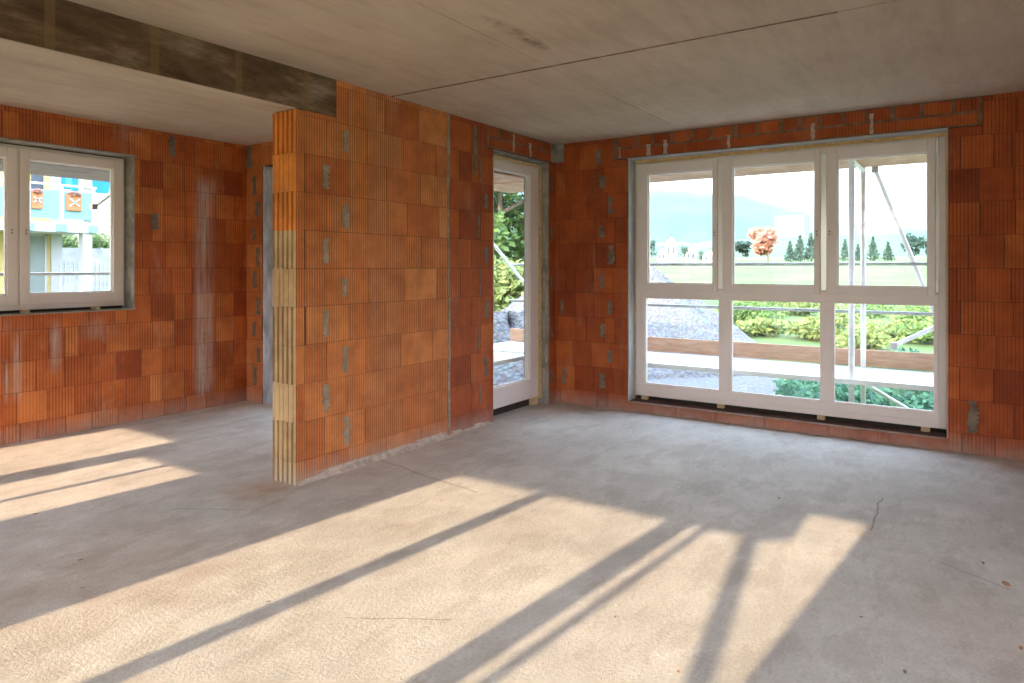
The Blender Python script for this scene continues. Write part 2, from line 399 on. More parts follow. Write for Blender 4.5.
# corner mortar pad under the ceiling
mb = MB(); mb.box(XB - .012, XB, 3.50, 3.598, 2.50, 2.688); mb.box(6.10, XB - .001, YP - .01, YP, 2.50, 2.688)
tag(mb.build('trim_1', M_PLASTER), 'grey mortar pad in the upper room corner', kind='structure')

# fluted end bricks of the partition, real ribs
def rib_end(z0, z1, m, seed, half=False):
    rnd = random.Random(seed); mb = MB()
    x1 = 2.945; x0 = 2.878; y0 = YP; y1 = YP + .235
    pts = []
    nr = 5; rw = (y1 - y0) / (nr + .0)
    y = y0; pts.append((x0, y0))
    for k in range(nr):
        a = y0 + k * rw
        pts += [(x0, a + .006), (x0, a + rw * .56), (x0 + .05, a + rw * .60), (x0 + .05, a + rw * .95), (x0, a + rw)] if not half else [(x0, a + rw * .5), (x0 + .010, a + rw * .56), (x0, a + rw * .62), (x0, a + rw)]
    pts[-1] = (x0 , y1)
    tone = rnd.uniform(.2, .9)
    for (a, b) in zip(pts, pts[1:]):
        mb.face([(a[0], a[1], z0), (b[0], b[1], z0), (b[0], b[1], z1), (a[0], a[1], z1)], 0, [(a[1] + a[0], z0), (b[1] + b[0], z0), (b[1] + b[0], z1), (a[1] + a[0], z1)], tone)
    mb.face([(x0, y1, z0), (x1, y1, z0), (x1, y1, z1), (x0, y1, z1)], 0, None, tone)
    t2 = tone
    mb.face([(x1, y0, z0), (x0, y0, z0), (x0, y0, z1), (x1, y0, z1)], 1, [(x1, z0), (x0, z0), (x0, z1), (x1, z1)], rnd.uniform(.2, .9))
    loop = [(x1, y0)] + pts + [(x1, y1)]
    mb.face([(p[0], p[1], z1) for p in loop], 0, None, tone); mb.face([(p[0], p[1], z0) for p in reversed(loop)], 0, None, tone)
    return mb
allb = MB(); zz = [0] + [z for z in ROWS if z < 2.39] + [2.430]
for k, (a, b) in enumerate(zip(zz, zz[1:])):
    if b - a < .03: continue
    orange = a > 1.6
    r = rib_end(a + .001, b - .002, None, 40 + k, half=(not orange and k % 3 == 2) or k == 8)
    i = len(allb.v); allb.v += r.v; allb.f += [tuple(i + q for q in f) for f in r.f]
    allb.m += [(0 if mi else (2 if orange else 1)) for mi in r.m]; allb.uv += r.uv; allb.tone += r.tone
e = allb.build('wall_end', [M_BRICK_P, M_GOLD, M_ORANGE], attrs=True)
tag(e, 'ribbed ochre and orange end of the brick partition', kind='structure'); e.name = 'trim_2'

# far left wall with its window
LW_H = (1.40, 3.272, 1.03, 2.425)
sl = [(3.46, 1.77, 1.94, .06), (3.62, 2.44, 2.67, .06)]
wall('wall_far_left', 'x', YL, -1, 1.3, XR + .3, 0, CEIL, .365, [LW_H], .2125, 21, [M_BRICK_L] + BM[1:], slots=sl, label='long brick wall of the left window', voids=(), off=.09,
     smears=[(3.935, .14, .8, .012), (3.97, .3, 1.0, .010)])
# rear wall of the left room with its terrace door
RW_H = (4.40, 6.075, 0.0, 2.455)
wall('wall_left_room', 'y', XR, -1, YP + .235, YL, 0, CEIL, .365, [RW_H], .25, 23, [M_BRICK_P, M_PLASTER, M_MORTAR, M_LIME, M_BRICK, M_GAP], label='brick wall with a terrace door in the left room', off=.1,
     slots=[(6.14 if k % 2 else 6.2, z + .02, z + .22, .06) for k, z in enumerate(ROWS[:9])] + [(6.28, 2.43, 2.68, .1)])  # takes the brighter brick to give this wall its lit look

# walls around and behind the photographer
W3 = (1.06, 3.585, 0.05, 2.62)          # opening that lets the low sun in
W4 = (4.84, 6.98, 0.05, 2.22)
wall('wall_rear', 'y', XC, 1, YR, 7.2, 0, CEIL, .365, [W3, W4], .25, 31, BM, label='brick wall behind the photographer')
W5 = (-2.1, 2.0, 0.3, 2.30)  # unseen opening added so sky light fills the room
wall('wall_right', 'x', YR, 1, XC, XB, 0, CEIL, .365, [W5], .25, 32, BM, label='brick wall on the right side of the room')
mb = MB(); mb.box(XC, 1.3, 7.2, 7.5, 0, CEIL); mb.box(1.0, 1.3, YL + .365, 7.2, 0, CEIL)  # unseen step in the room, added so low sun passes the corner
tag(mb.build('wall_niche', M_BRICK_D, attrs=True), 'unseen brick niche wall set back to let sun into the left room', kind='structure')

# floor, ceiling, beam
mb = MB()
mb.box(XC - .365, XB + .365, YR - .365, YP + .365, -FLOOR_T, 0)
mb.box(XC - .365, XR + .365, YP + .365, YL + .365, -FLOOR_T, 0); mb.box(XC - .365, 1.3, YL + .365, 7.5, -FLOOR_T, 0)
tag(mb.build('floor', M_FLOOR), 'raw concrete floor slab', kind='structure')
mb = MB()
XJ = 3.757
def slab(x0, x1, y0, y1): mb.box(x0, x1, y0, y1, CEIL, CEIL + .22)
g = .006
for (x0, x1) in ((XC - .365, XJ - g), (XJ + g, XB + .365)):
    for (y0, y1) in ((YR - .365, 2.22 - .0015), (2.22 + .0015, YP + .365)): slab(x0, x1, y0, y1)
slab(XC - .365, XR + .365, YP + .365, 7.5)
mb.box(XC - .365, XB + .365, YR - .365, 7.5, CEIL + .22, CEIL + .3)
mb.box(XJ - .009, XJ + .009, .0 + .55, YP, CEIL - .002, CEIL + .01, 1)
tag(mb.build('ceiling', [M_CEIL, M_BEAM]), 'raw concrete slab ceiling with open joints', kind='structure')
mb = MB(); mb.box(XC, 3.213, YP - .002, YP + .237, 2.436, CEIL)
mb.box(XC, 2.877, YP, YP + .235, 2.432, 2.436, 1)
tag(mb.build('trim_3', [M_BEAM, M_CEIL]), 'dark board-marked concrete beam between the two rooms', kind='structure')
# raised mortar bed line along the partition foot
mb = MB(); rnd = random.Random(3); x = 2.88
while x < 5.0:
    w = rnd.uniform(.05, .12); h = rnd.uniform(.012, .035); d = rnd.uniform(.015, .035)
    y1 = YP
    mb.face([(x, y1 - d, 0), (x + w, y1 - d * 1.1, 0), (x + w, y1, h), (x, y1, h)]); x += w
tag(mb.build('trim_4', M_LIME), 'grey mortar bed along the foot of the partition', kind='structure')

# ------------------------------------------------------------------ windows
def prof(mb, axis, plane, n, a0, a1, z0, z1, d0, d1, mi=0):
    """box given along-wall range, height range and depth behind the room face"""
    p0, p1 = sorted((plane - n * d0, plane - n * d1))
    if axis == 'y': mb.box(p0, p1, a0, a1, z0, z1, mi)
    else: mb.box(a0, a1, p0, p1, z0, z1, mi)
def ring(mb, axis, plane, n, o, i, d0, d1, mi=0):
    prof(mb, axis, plane, n, o[0], i[0], o[2], o[3], d0, d1, mi); prof(mb, axis, plane, n, i[1], o[1], o[2], o[3], d0, d1, mi)
    prof(mb, axis, plane, n, i[0], i[1], o[2], i[2], d0, d1, mi); prof(mb, axis, plane, n, i[0], i[1], i[3], o[3], d0, d1, mi)

def sash(root, axis, plane, n, o, i, d, handle=None, hinge=None, lever=False):
    mb = MB(); ring(mb, axis, plane, n, o, i, d - .018, d + .055)
    s = mb.build('sash', M_PVC, root, bevel=.005)
    g = MB(); e = .018
    prof(g, axis, plane, n, i[0] - .002, i[1] + .002, i[2] - .002, i[3] + .002, d + .018, d + .022); g.build('pane', M_GLASS, s)
    q = MB(); w = .009
    ring(q, axis, plane, n, i, (i[0] + w, i[1] - w, i[2] + w, i[3] - w), d + .006, d + .03); q.build('glazing_bead', M_PVC, s)
    if handle:
        h = MB(); a, z = handle
        prof(h, axis, plane, n, a - .013, a + .013, z - .03, z + .03, d - .024, d - .018)
        prof(h, axis, plane, n, a - .005, a + .005, z - .018, z - .008, d - .03, d - .024, 1)
        prof(h, axis, plane, n, a - .005, a + .005, z + .008, z + .018, d - .03, d - .024, 1)
        h.build('handle_plate', [M_PVC, M_GASKET], s, bevel=.002)
    for (a, z) in hinge or []:
        h = MB(); pl = plane - n * (d - .025)
        if axis == 'y': h.tube((pl, a, z - .05), (pl, a, z + .05), .011)
        else: h.tube((a, pl, z - .05), (a, pl, z + .05), .011)
        h.build('hinge', M_STEEL, s, smooth=False)
    return s

# window_1 : big window, frame plane 0.15 behind the room face
XF = XB + .15
root = empty('window_1', (XF, 1.45, .13), 'large white six-pane window in the back brick wall', kind='structure')
yL = vy(636, XF); yR = .150
zb, zt = .135, 2.440
s1 = vy(720.5, XF); s2 = vy(823.5, XF)
mb = MB(); d0, d1 = .15, .22
ring(mb, 'y', XB, -1, (yR, yL, zb, zt), (yR + .05, yL - .05, zb + .05, zt - .05), d0, d1)
zlo = .255
prof(mb, 'y', XB, -1, yR + .05, yL - .05, zb + .05, zlo, d0, d1)
prof(mb, 'y', XB, -1, yR + .05, yL - .05, 1.111, 1.20, d0, d1)
M_STRIP = simple('mullion_glint_white', (.95, .95, .98), .22, .02, 3, metal=.25)  # whiter than the frame, with the mullions' bright reflection put into the colour
for s, hw in ((s1, .034), (s2, .034), (yR + .062, .03)):
    q = MB(); prof(q, 'y', XB, -1, s - hw, s + hw, 1.20, zt - .05, d0 + .006, d1); q.build('mullion', M_STRIP, root, bevel=.012)
lows = [(vy(719.5, XF), vy(644.5, XF)), (vy(821, XF), vy(730.5, XF)), (vy(935, XF), vy(833, XF))]
edges = [yR + .05] + [q for l in reversed(lows) for q in l] + [yL - .05]
for a, b in zip(edges[::2], edges[1::2]): 
    if b - a > .002: prof(mb, 'y', XB, -1, a, b, zlo, 1.111, d0, d1)
mb.build('frame', M_PVC, root, bevel=.005)
for (a, b) in lows:
    g = MB(); prof(g, 'y', XB, -1, a - .002, b + .002, zlo - .002, 1.113, .185, .189); g.build('pane', M_GLASS, root)
    g = MB(); w = .01; ring(g, 'y', XB, -1, (a, b, zlo, 1.111), (a + w, b - w, zlo + w, 1.111 - w), .158, .20); g.build('glazing_bead', M_PVC, root)
ups = [((s1 + .025, vy(639, XF)), (vy(713, XF), vy(648, XF)), (s1 + .05, 1.72)),
       ((s2 + .025, s1 - .025), (vy(815, XF), vy(733, XF)), (s2 + .05, 1.70)),
       ((vy(935.5, XF), s2 - .025), (vy(928, XF), vy(837.5, XF)), (s2 - .05, 1.70))]
for k, (o, i, h) in enumerate(ups):
    sash(root, 'y', XB, -1, (o[0], o[1], 1.175, 2.425), (i[0], i[1], 1.248, 2.322), .15, h, [(o[0] - .014, 1.26), (o[0] - .014, 2.36)] if k == 2 else None)
for y in (yR + .14, s2 + .02, s1, yL - .09):
    b = MB(); b.box(XB + .142, XB + .24, y - .03, y + .03, .10, .135); b.build('packing_block', M_WBLOCK, root)
b = MB(); b.box(XB + .19, XB + .22, yR, yL, .10, .135); b.build('gap_shade_strip', M_DARKGAP, root)
b = MB(); b.box(XF - .004, XF + .05, yR - .016, yR, .13, 2.455); b.box(XF - .004, XF + .05, yL, yL + .02, .13, 2.455); b.box(XF - .006, XF + .05, yR - .016, yL + .02, 2.440, 2.468)
b.build('foam_joint', M_FOAM, root)
# brick sill course in front of the window
mb = MB(); rnd = random.Random(8); y = BW_H[0]
mb.box(XB + .004, XB + .36, BW_H[0], BW_H[1], .0, .097, 1)
while y < BW_H[1] - .02:
    w = rnd.uniform(.36, .5); e = min(y + w, BW_H[1])
    mb.box(XB - .012, XB + .06, y + .002, e - .003, .004, rnd.uniform(.084, .090), 0, tone=rnd.uniform(.2, .8)); y = e
mb.box(XB - .004, XB + .13, BW_H[0] + .01, BW_H[1] - .01, .088, .0985, 1)
tag(mb.build('trim_5', [M_BRICK, M_PLASTER], attrs=True), 'low brick sill course under the big window', kind='structure')
# smooth grey reveal on both sides
mb = MB(); mb.box(XB + .002, XB + .15, BW_H[1] - .012, BW_H[1], .10, 2.468); mb.box(XB + .002, XB + .15, BW_H[0], BW_H[0] + .008, .10, 2.468); mb.box(XB - .012, XB + .15, BW_H[0], BW_H[1], 2.467, 2.475)
tag(mb.build('trim_6', simple('grey_reveal', (.42, .42, .42), .8, .2, 5, bmp=.3)), 'smooth grey mortar reveal around the big window', kind='structure')

# window_2 : left window
YF = YL + .15
root = empty('window_2', (2.4, YF, 1.05), 'white two-sash window in the far left brick wall', kind='structure')
o = (1.56, 3.255, 1.055, 2.41); sm = ux(18, YF)
mb = MB(); ring(mb, 'x', YL, -1, o, (o[0] + .05, o[1] - .03, o[2] + .05, o[3] - .045), .15, .22); prof(mb, 'x', YL, -1, sm - .03, sm + .03, o[2] + .05, o[3] - .045, .154, .22)
mb.build('frame', M_PVC, root, bevel=.005)
gi = ux(29, YF); go = ux(112.5, YF)
sash(root, 'x', YL, -1, (sm + .008, o[1] - .02, 1.095, 2.385), (gi, go, 1.185, 2.30), .15, (sm + .05, 1.70))
sash(root, 'x', YL, -1, (o[0] + .03, sm - .008, 1.095, 2.385), (o[0] + .13, ux(6.5, YF), 1.185, 2.30), .15, (sm - .05, 1.70))
for x in (1.7, 2.45, 3.0):
    b = MB(); b.box(x - .02, x + .02, YL + .1, YL + .24, 1.03, 1.055); b.build('packing_block', M_WBLOCK, root)
b = MB(); b.box(o[0], o[1], YL + .19, YL + .22, 1.03, 1.055); b.box(o[0], o[1], YL + .17, YL + .22, o[3], 2.425); b.build('gap_shade_strip', M_DARKGAP, root)
mb = MB(); mb.box(3.262, 3.272, YL + .002, YL + .2, 1.03, 2.425); mb.box(LW_H[0], 3.272, YL - .004, YL + .2, 1.022, 1.032); mb.box(LW_H[0], 3.285, YL - .008, YL + .2, 2.42, 2.432)
tag(mb.build('trim_7', M_PLASTER), 'grey mortar reveal around the left window', kind='structure')

def tall_door(name, label, axis, plane, n, o, i, d, mid=None, blk=()):
    c = (plane - n * d, (o[0] + o[1]) / 2, o[2]) if axis == 'y' else ((o[0] + o[1]) / 2, plane - n * d, o[2])
    root = empty(name, c, label, kind='structure')
    mb = MB(); ring(mb, axis, plane, n, o, (o[0] + .05, o[1] - .05, o[2] + .05, o[3] - .05), d, d + .07)
    mb.build('frame', M_PVC, root, bevel=.005)
    sash(root, axis, plane, n, (o[0] + .03, o[1] - .03, o[2] + .03, o[3] - .03), i, d, (o[0] + .07, 1.1))
    for a in blk:
        b = MB(); prof(b, axis, plane, n, a - .03, a + .03, 0, o[2], d - .03, d + .07); b.build('packing_block', M_WBLOCK, root)
    b = MB(); prof(b, axis, plane, n, o[0], o[1], 0, o[2], d + .04, d + .07); b.build('gap_shade_strip', M_DARKGAP, root)
    b = MB(); prof(b, axis, plane, n, o[1], o[1] + .03, o[2] - .02, o[3], d - .02, d + .05); prof(b, axis, plane, n, o[0] - .01, o[1] + .03, o[3], o[3] + .015, d - .02, d + .05)
    b.build('foam_joint', M_FOAM if blk else M_WBLOCK, root)
    return root
tall_door('door_1', 'white glazed balcony door beside the partition', 'x', YP, -1, (5.09, 6.02, .075, 2.44), (5.20, 5.835, .275, 2.335), .10, blk=(5.93,))
mb = MB(); mb.box(6.055, 6.07, YP + .004, YP + .19, 0, 2.482); mb.box(5.07, 6.07, YP + .004, YP + .19, 2.474, 2.4835)
rnd = random.Random(5)
for k in range(9):
    z = .15 + .25 * k
    mb.box(6.05, 6.056, YP + (.02 if k % 2 else .045), YP + (.035 if k % 2 else .062), z + .03, z + .22, 1)
tag(mb.build('trim_8', [M_PLASTER, M_LIME]), 'grey mortared reveal of the balcony door', kind='structure')
tall_door('door_2', 'white glazed terrace door in the left room', 'y', XR, -1, (4.42, 5.98, .06, 2.43), (4.53, 5.87, .16, 2.33), .13, blk=(4.6, 5.8))
mb = MB(); mb.box(XR + .01, XR + .14, 6.045, 6.075, 0, 2.455)  # mottled blue-grey strip along the reveal
tag(mb.build('trim_9', simple('blue_grey_strip', (.52, .57, .66), .3, .5, 9, stretch=(1, 1, .3))), 'blue-grey mottled strip on the terrace door reveal', kind='structure')

# window frames behind the photographer (they cast the bars across the floor)
root = empty('window_3', (XC - .15, 2.3, .05), 'tall white window behind the photographer', kind='structure')
mb = MB(); ring(mb, 'y', XC, 1, (W3[0], W3[1], W3[2], W3[3]), (W3[0] + .075, W3[1] - .075, W3[2] + .07, 2.535), .12, .19)
prof(mb, 'y', XC, 1, 2.78, 2.88, W3[2] + .07, W3[3] - .075, .12, .19); prof(mb, 'y', XC, 1, 1.89, 2.03, W3[2] + .07, W3[3] - .075, .12, .19)
mb.build('frame', M_PVC, root)
for (a, b) in ((W3[0] + .075, 1.89), (2.03, 2.78), (2.88, W3[1] - .075)):
    g = MB(); prof(g, 'y', XC, 1, a, b, W3[2] + .07, W3[3] - .075, .15, .154); g.build('pane', M_GLASS, root)
root = empty('window_4', (XC - .15, 5.9, .05), 'white window behind the left room', kind='structure')
mb = MB(); ring(mb, 'y', XC, 1, W4, (W4[0] + .05, W4[1] - .05, W4[2] + .05, 2.125), .12, .19)
prof(mb, 'y', XC, 1, 5.66, 5.9, W4[2], W4[3], .12, .19); prof(mb, 'y', XC, 1, 5.25, 5.30, W4[2], W4[3], .12, .19); prof(mb, 'y', XC, 1, W4[0], 5.66, 1.98, W4[3], .12, .19)
mb.build('frame', M_PVC, root)

# ------------------------------------------------------------------ scaffolding
def scaffold(label, run, c0, c1, a0, a1, ground, lower, upper, posts, rails, braces=(), outer_hi=True, toe=True, top=2.6, caps=(), toe2=None, upd=None):
    """run 'y': deck runs along y, c0 (near house) .. c1 (outer) in x;  run 'x': the other way round"""
    def P(a, c, z): return (c, a, z) if run == 'y' else (a, c, z)
    root = empty('scaffold', P((a0 + a1) / 2, (c0 + c1) / 2, ground), label, 'scaffold')
    def bx(mb, a, b, c, d, e, f, mi=0):
        if run == 'y': mb.box(c, d, a, b, e, f, mi)
        else: mb.box(a, b, c, d, e, f, mi)
    nb = 3; w = (c1 - c0 - .04) / nb
    for lev, mt in ((lower, M_ALU), (upper, M_PLANKD if run == 'x' and c0 > 6 else M_PLANK)):
        if lev is None: continue
        th = .045
        for k in range(nb):
            mb = MB(); bx(mb, a0, a1, c0 + k * w + .004, c0 + (k + 1) * w - .004, lev - th, lev)
            mb.build('deck_board', mt, root, bevel=.004)
    if toe:
        mb = MB(); bx(mb, a0, a1, c1 - .03, c1, lower + .005, lower + .17); mb.build('toe_board', M_PLANK, root, bevel=.004)
    if upper is not None:
        mb = MB(); bx(mb, a0, a1, c1 - .03, c1, upper, upper + .16); mb.build('toe_board', M_PLANK, root, bevel=.004)
    for a in posts:
        for c in (c0 + .08, c1 - .06):
            mb = MB(); mb.tube(P(a, c, ground), P(a, c, top), .0245, 12); mb.build('post', M_STEEL, root, smooth=True)
            mb = MB(); bx(mb, a - .07, a + .07, c - .07, c + .07, ground, ground + .012); mb.build('base_plate', M_STEEL, root)
        for lev in (lower, upper):
            if lev is None: continue
            mb = MB(); mb.tube(P(a, c0 + .03, lev - .075), P(a, c1, lev - .075), .02, 8); mb.build('transom', M_STEEL, root)
    for z in rails:
        mb = MB(); mb.tube(P(a0, c1 - .04, z), P(a1, c1 - .04, z), .017, 8); mb.build('guard_rail', M_RAILS, root)
    for (p, q) in braces:
        mb = MB(); mb.tube(P(p[0], c1 - .01, p[1]), P(q[0], c1 - .01, q[1]), .022, 10); mb.build('brace', M_STEEL, root)
        for e in (p, q):
            mb = MB(); bx(mb, e[0] - .03, e[0] + .03, c1 - .045, c1 + .02, e[1] - .03, e[1] + .03); mb.build('coupler', M_RAILS, root, bevel=.006)
    return root
G0 = -.85
def ground_z(x, y):
    r = math.hypot(x, y)
    if r < 16: return G0
    if r < 200: return G0 + (r - 16) / 184 * 3.6
    return 2.75 + (r - 200) * .0155
scaffold('steel and plank scaffold outside the big window', 'y', 6.65, 7.60, -2.6, 5.1, G0, .42, 2.44, (.87, 3.85, -1.7), (.965, 1.44),
         braces=[((.77, 2.37), (-.13, -.15)), ((.95, .30), (-.35, -.45)), ((.61, .645), (-1.2, 1.68))], top=2.46)
scaffold('steel and plank scaffold outside the balcony door', 'x', 4.12, 5.05, 4.95, 6.55, G0, .42, 2.44, (5.05,), (.965, 1.44),
         braces=[((5.1, 3.1), (8.6, .65))], top=2.46)
scaffold('steel and plank scaffold outside the left window', 'x', 6.82, 7.75, -.5, 4.9, G0, .40, 2.37, (-.2, 4.72), (1.34,), top=2.4, braces=[((3.56, 2.05), (3.76, 2.22))])
# behind the photographer: shades the upper edge of the sunlit patch
root = empty('scaffold', (-3.7, 4, G0), 'steel scaffold behind the photographer', 'scaffold')
mb = MB(); mb.box(-4.1, -3.3, 1.55, 8.0, 2.87, 2.93); mb.build('deck_board', M_PLANK, root)
for (y, r) in ((1.875, .026),):
    mb = MB(); mb.tube((-3.28, y, G0), (-3.28, y, 2.6), r); mb.build('post', M_STEEL, root)
mb = MB(); mb.tube((-3.3, 1.64, 2.56), (-3.3, 1.64 - .634 * 3.2, 2.56 - 3.2), .04); mb.build('brace', M_STEEL, root)
mb = MB(); mb.box(-3.33, -3.3, 1.55, 8.0, 2.568, 2.95); mb.build('toe_board', M_PLANK, root)  # unseen board hung below the deck, sized to shade the sunlit patch
mb = MB(); mb.tube((-3.3, 7.9, G0), (-3.3, 7.9, 2.6), .026); mb.build('post', M_STEEL, root)

# ------------------------------------------------------------------ land
def fast_mesh(name, v, f, mats, smooth=True, parent=None, mi=None):
    me = bpy.data.meshes.new(name); me.from_pydata(v, [], f)
    for m in (mats if isinstance(mats, (list, tuple)) else [mats]): me.materials.append(m)
    if mi: me.polygons.foreach_set('material_index', mi)
    if smooth: me.polygons.foreach_set('use_smooth', [True] * len(f))
    me.update(); o = bpy.data.objects.new(name, me); COL.objects.link(o)
    if parent: o.parent = parent; o.location = -parent_world(parent)
    return o
def meadow_mat():
    m, nt, b = new_mat('meadow_grass'); co = objco(nt)
    n1 = noise(nt, co, .12, 6, .65); n2 = noise(nt, co, 2.2, 4, .7)
    c = ramp(nt, n1, [(.35, (.05, .11, .025)), (.52, (.085, .14, .035)), (.7, (.13, .155, .055))])
    c = mixc(nt, .5, c, ramp(nt, n2, [(.35, (.6, .72, .5)), (.65, (1.2, 1.15, 1.1))]), 'MULTIPLY')
    nt.links.new(c, b.inputs['Base Color']); b.inputs['Roughness'].default_value = 1
    bump(nt, b, n2, .8, .1); return m
M_MEADOW = meadow_mat()
v = []; f = []; rs = [3, 6, 9, 12, 14, 16, 20, 26, 34, 45, 60, 80, 110, 150, 200, 300, 450, 700, 1000]; na = 72
rnd = random.Random(2)
for r in rs:
    for k in range(na):
        a = 2 * math.pi * k / na; x = 2 + r * math.cos(a); y = 2 + r * math.sin(a)
        z = ground_z(x, y) + (rnd.uniform(-.06, .06) * min(1, r / 30) if r > 14 else 0)
        d = y - x * .9                                        # rises behind the left neighbours
        if r >= 60 and d > 10: z += (r - 60) * .03
        v.append((x, y, z if not (r < 14) else G0))
for i in range(len(rs) - 1):
    for k in range(na): f.append((i * na + k, i * na + (k + 1) % na, (i + 1) * na + (k + 1) % na, (i + 1) * na + k))
v.append((2, 2, G0)); f += [(len(v) - 1, (k + 1) % na, k) for k in range(na)]
tag(fast_mesh('meadow', v, f, M_MEADOW), 'yellow-green meadow beyond the building site', 'meadow', kind='structure')

def gravel_mat():
    m, nt, b = new_mat('grey_gravel'); co = objco(nt)
    vr = node(nt, 'ShaderNodeTexVoronoi'); vr.inputs['Scale'].default_value = 15; nt.links.new(co, vr.inputs['Vector'])
    c = mixc(nt, .7, (.17, .17, .17), vr.outputs['Color'], 'MULTIPLY')
    c2 = ramp(nt, vr.outputs['Distance'], [(.05, (.20, .20, .20)), (.6, (.10, .10, .105))])
    c = mixc(nt, .75, c, c2)
    nt.links.new(c, b.inputs['Base Color']); b.inputs['Roughness'].default_value = .95
    bump(nt, b, math_(nt, 'ADD', vr.outputs['Distance'], noise(nt, co, 3)), 1, .035); return m
M_GRAVEL = gravel_mat()
def heap(name, cx, cy, rx, ry, rot, h, label, seed, flat=.0):
    rnd = random.Random(seed); v = []; f = []; NR, NA = 26, 64
    for i in range(NR + 1):
        t = i / NR
        for k in range(NA):
            a = 2 * math.pi * k / NA
            wob = 1 + .08 * math.sin(3 * a + seed) + .05 * math.sin(7 * a)
            x = rx * t * math.cos(a) * wob; y = ry * t * math.sin(a) * wob
            z = h * min(1, (1 - t) * (1 + flat)) * (1 + .1 * math.sin(5 * a + 4 * t)) + rnd.uniform(-.025, .025) * (t < .97)
            if i == NR: z = -.1
            ca, sa = math.cos(rot), math.sin(rot)
            v.append((cx + x * ca - y * sa, cy + x * sa + y * ca, G0 + z))
    for i in range(NR):
        for k in range(NA): f.append((i * NA + k, (i + 1) * NA + k, (i + 1) * NA + (k + 1) % NA, i * NA + (k + 1) % NA))
    return tag(fast_mesh(name, v, f, M_GRAVEL, smooth=False), label, 'gravel', kind='stuff')
# tall gravel heap left of the view and flat gravel in front of the window
c = far(612, 17)
heap('gravel_heap', c.x, c.y, 3.4, 4.1, .6, 2.15, 'large grey gravel heap outside the big window', 4, .35)
v = []; f = []; N = 40
pts = [far(560, 9), far(600, 26), far(690, 19), far(800, 12.6), far(806, 9.6), far(792, 8.3), far(700, 8)]
gm = MB(); gm.face([(7.0, -.6 + 0, G0 + .03)] * 0 + [(p.x, p.y, G0 + .035) for p in pts] + [(6.7, 6.6, G0 + .035)][:1])
tag(gm.build('gravel_ground', M_GRAVEL), 'flat grey gravel strip beside the house', 'gravel', kind='stuff')

# leaves
def leaf_mat(name, a, b_, trans=.25):
    m, nt, b = new_mat(name); co = objco(nt)
    rn = node(nt, 'ShaderNodeAttribute', attribute_name='tone').outputs['Fac']
    nt.links.new(ramp(nt, rn, [(0, a), (1, b_)]), b.inputs['Base Color']); b.inputs['Roughness'].default_value = .7
    b.inputs['Transmission Weight'].default_value = 0
    tl = node(nt, 'ShaderNodeBsdfTranslucent'); nt.links.new(ramp(nt, rn, [(0, a), (1, b_)]), tl.inputs[0])
    mx = node(nt, 'ShaderNodeMixShader'); mx.inputs[0].default_value = trans
    nt.links.new(b.outputs[0], mx.inputs[1]); nt.links.new(tl.outputs[0], mx.inputs[2]); nt.links.new(mx.outputs[0], nt.nodes['Material Output'].inputs[0])
    return m
L_GREEN = leaf_mat('leaves_green', (.05, .12, .03), (.19, .28, .07))
L_DARK = leaf_mat('leaves_dark', (.02, .05, .04), (.05, .10, .07))
L_TEAL = leaf_mat('leaves_low', (.03, .11, .07), (.10, .25, .12))
L_ORANGE = leaf_mat('leaves_orange', (.34, .16, .11), (.48, .26, .19))
L_YEL = leaf_mat('leaves_yellow_green', (.09, .15, .035), (.22, .25, .07))
M_BARK = simple('bark', (.16, .12, .09), .9, .3, 12, bmp=.5)
def foliage(centers, n, size, seed, mat, name, parent):
    """centers: list of (cx, cy, cz, rx, ry, rz) lobes"""
    rnd = random.Random(seed); v = []; f = []; tone = []
    for i in range(n):
        c = rnd.choice(centers)
        d = Vector((rnd.gauss(0, 1), rnd.gauss(0, 1), rnd.gauss(0, 1))).normalized() * (rnd.random() ** .35)
        p = Vector((c[0] + d.x * c[3], c[1] + d.y * c[4], c[2] + d.z * c[5]))
        a = Vector((rnd.gauss(0, 1), rnd.gauss(0, 1), rnd.gauss(0, 1))).normalized(); b = a.orthogonal().normalized()
        s = size * rnd.uniform(.6, 1.3); k = len(v)
        v += [tuple(p - a * s), tuple(p + b * s * .55), tuple(p + a * s), tuple(p - b * s * .55)]
        f.append((k, k + 1, k + 2, k + 3)); tone.append(rnd.random())
    o = fast_mesh(name, v, f, mat, False, parent)
    at = o.data.attributes.new('tone', 'FLOAT', 'FACE'); at.data.foreach_set('value', tone)
    return o
def tree(px, depth, top_py, base_z, wpx, label, mat, seed, n=500, name='tree', group=None, shape='round', leaf=None):
    p = far(px, depth); h = far(px, depth, top_py).z - base_z; w = wpx * depth / F
    root = empty(name, (p.x, p.y, base_z), label, 'tree', group)
    rnd = random.Random(seed)
    lobes = []
    if shape == 'cone':
        for k in range(6):
            t = k / 5; r = w / 2 * (1 - t * .85); lobes.append((p.x, p.y, base_z + h * (.15 + .8 * t), r, r, h * .11))
    else:
        for k in range(9):
            a = rnd.uniform(0, 6.28); q = rnd.uniform(0, .62); zz_ = rnd.uniform(.35, .85)
            r = w / 2 * rnd.uniform(.35, .5)
            lobes.append((p.x + math.cos(a) * w / 2 * q, p.y + math.sin(a) * w / 2 * q, base_z + h * zz_, r, r, h * .16))
    foliage(lobes, n, leaf or w * .085, seed, mat, 'crown', root)
    mb = MB(); mb.tube((p.x, p.y, base_z - .1), (p.x, p.y, base_z + h * .75), w * .02, 8, r2=w * .006)
    for k in range(4):
        a = 1.7 * k; mb.tube((p.x, p.y, base_z + h * (.25 + .1 * k)), (p.x + math.cos(a) * w * .3, p.y + math.sin(a) * w * .3, base_z + h * (.5 + .09 * k)), w * .008, 6, r2=w * .003)
    mb.build('trunk', M_BARK, root)
    return root
def gz(px, d): 
    p = far(px, d); return ground_z(p.x - 2, p.y - 2)
D = 170
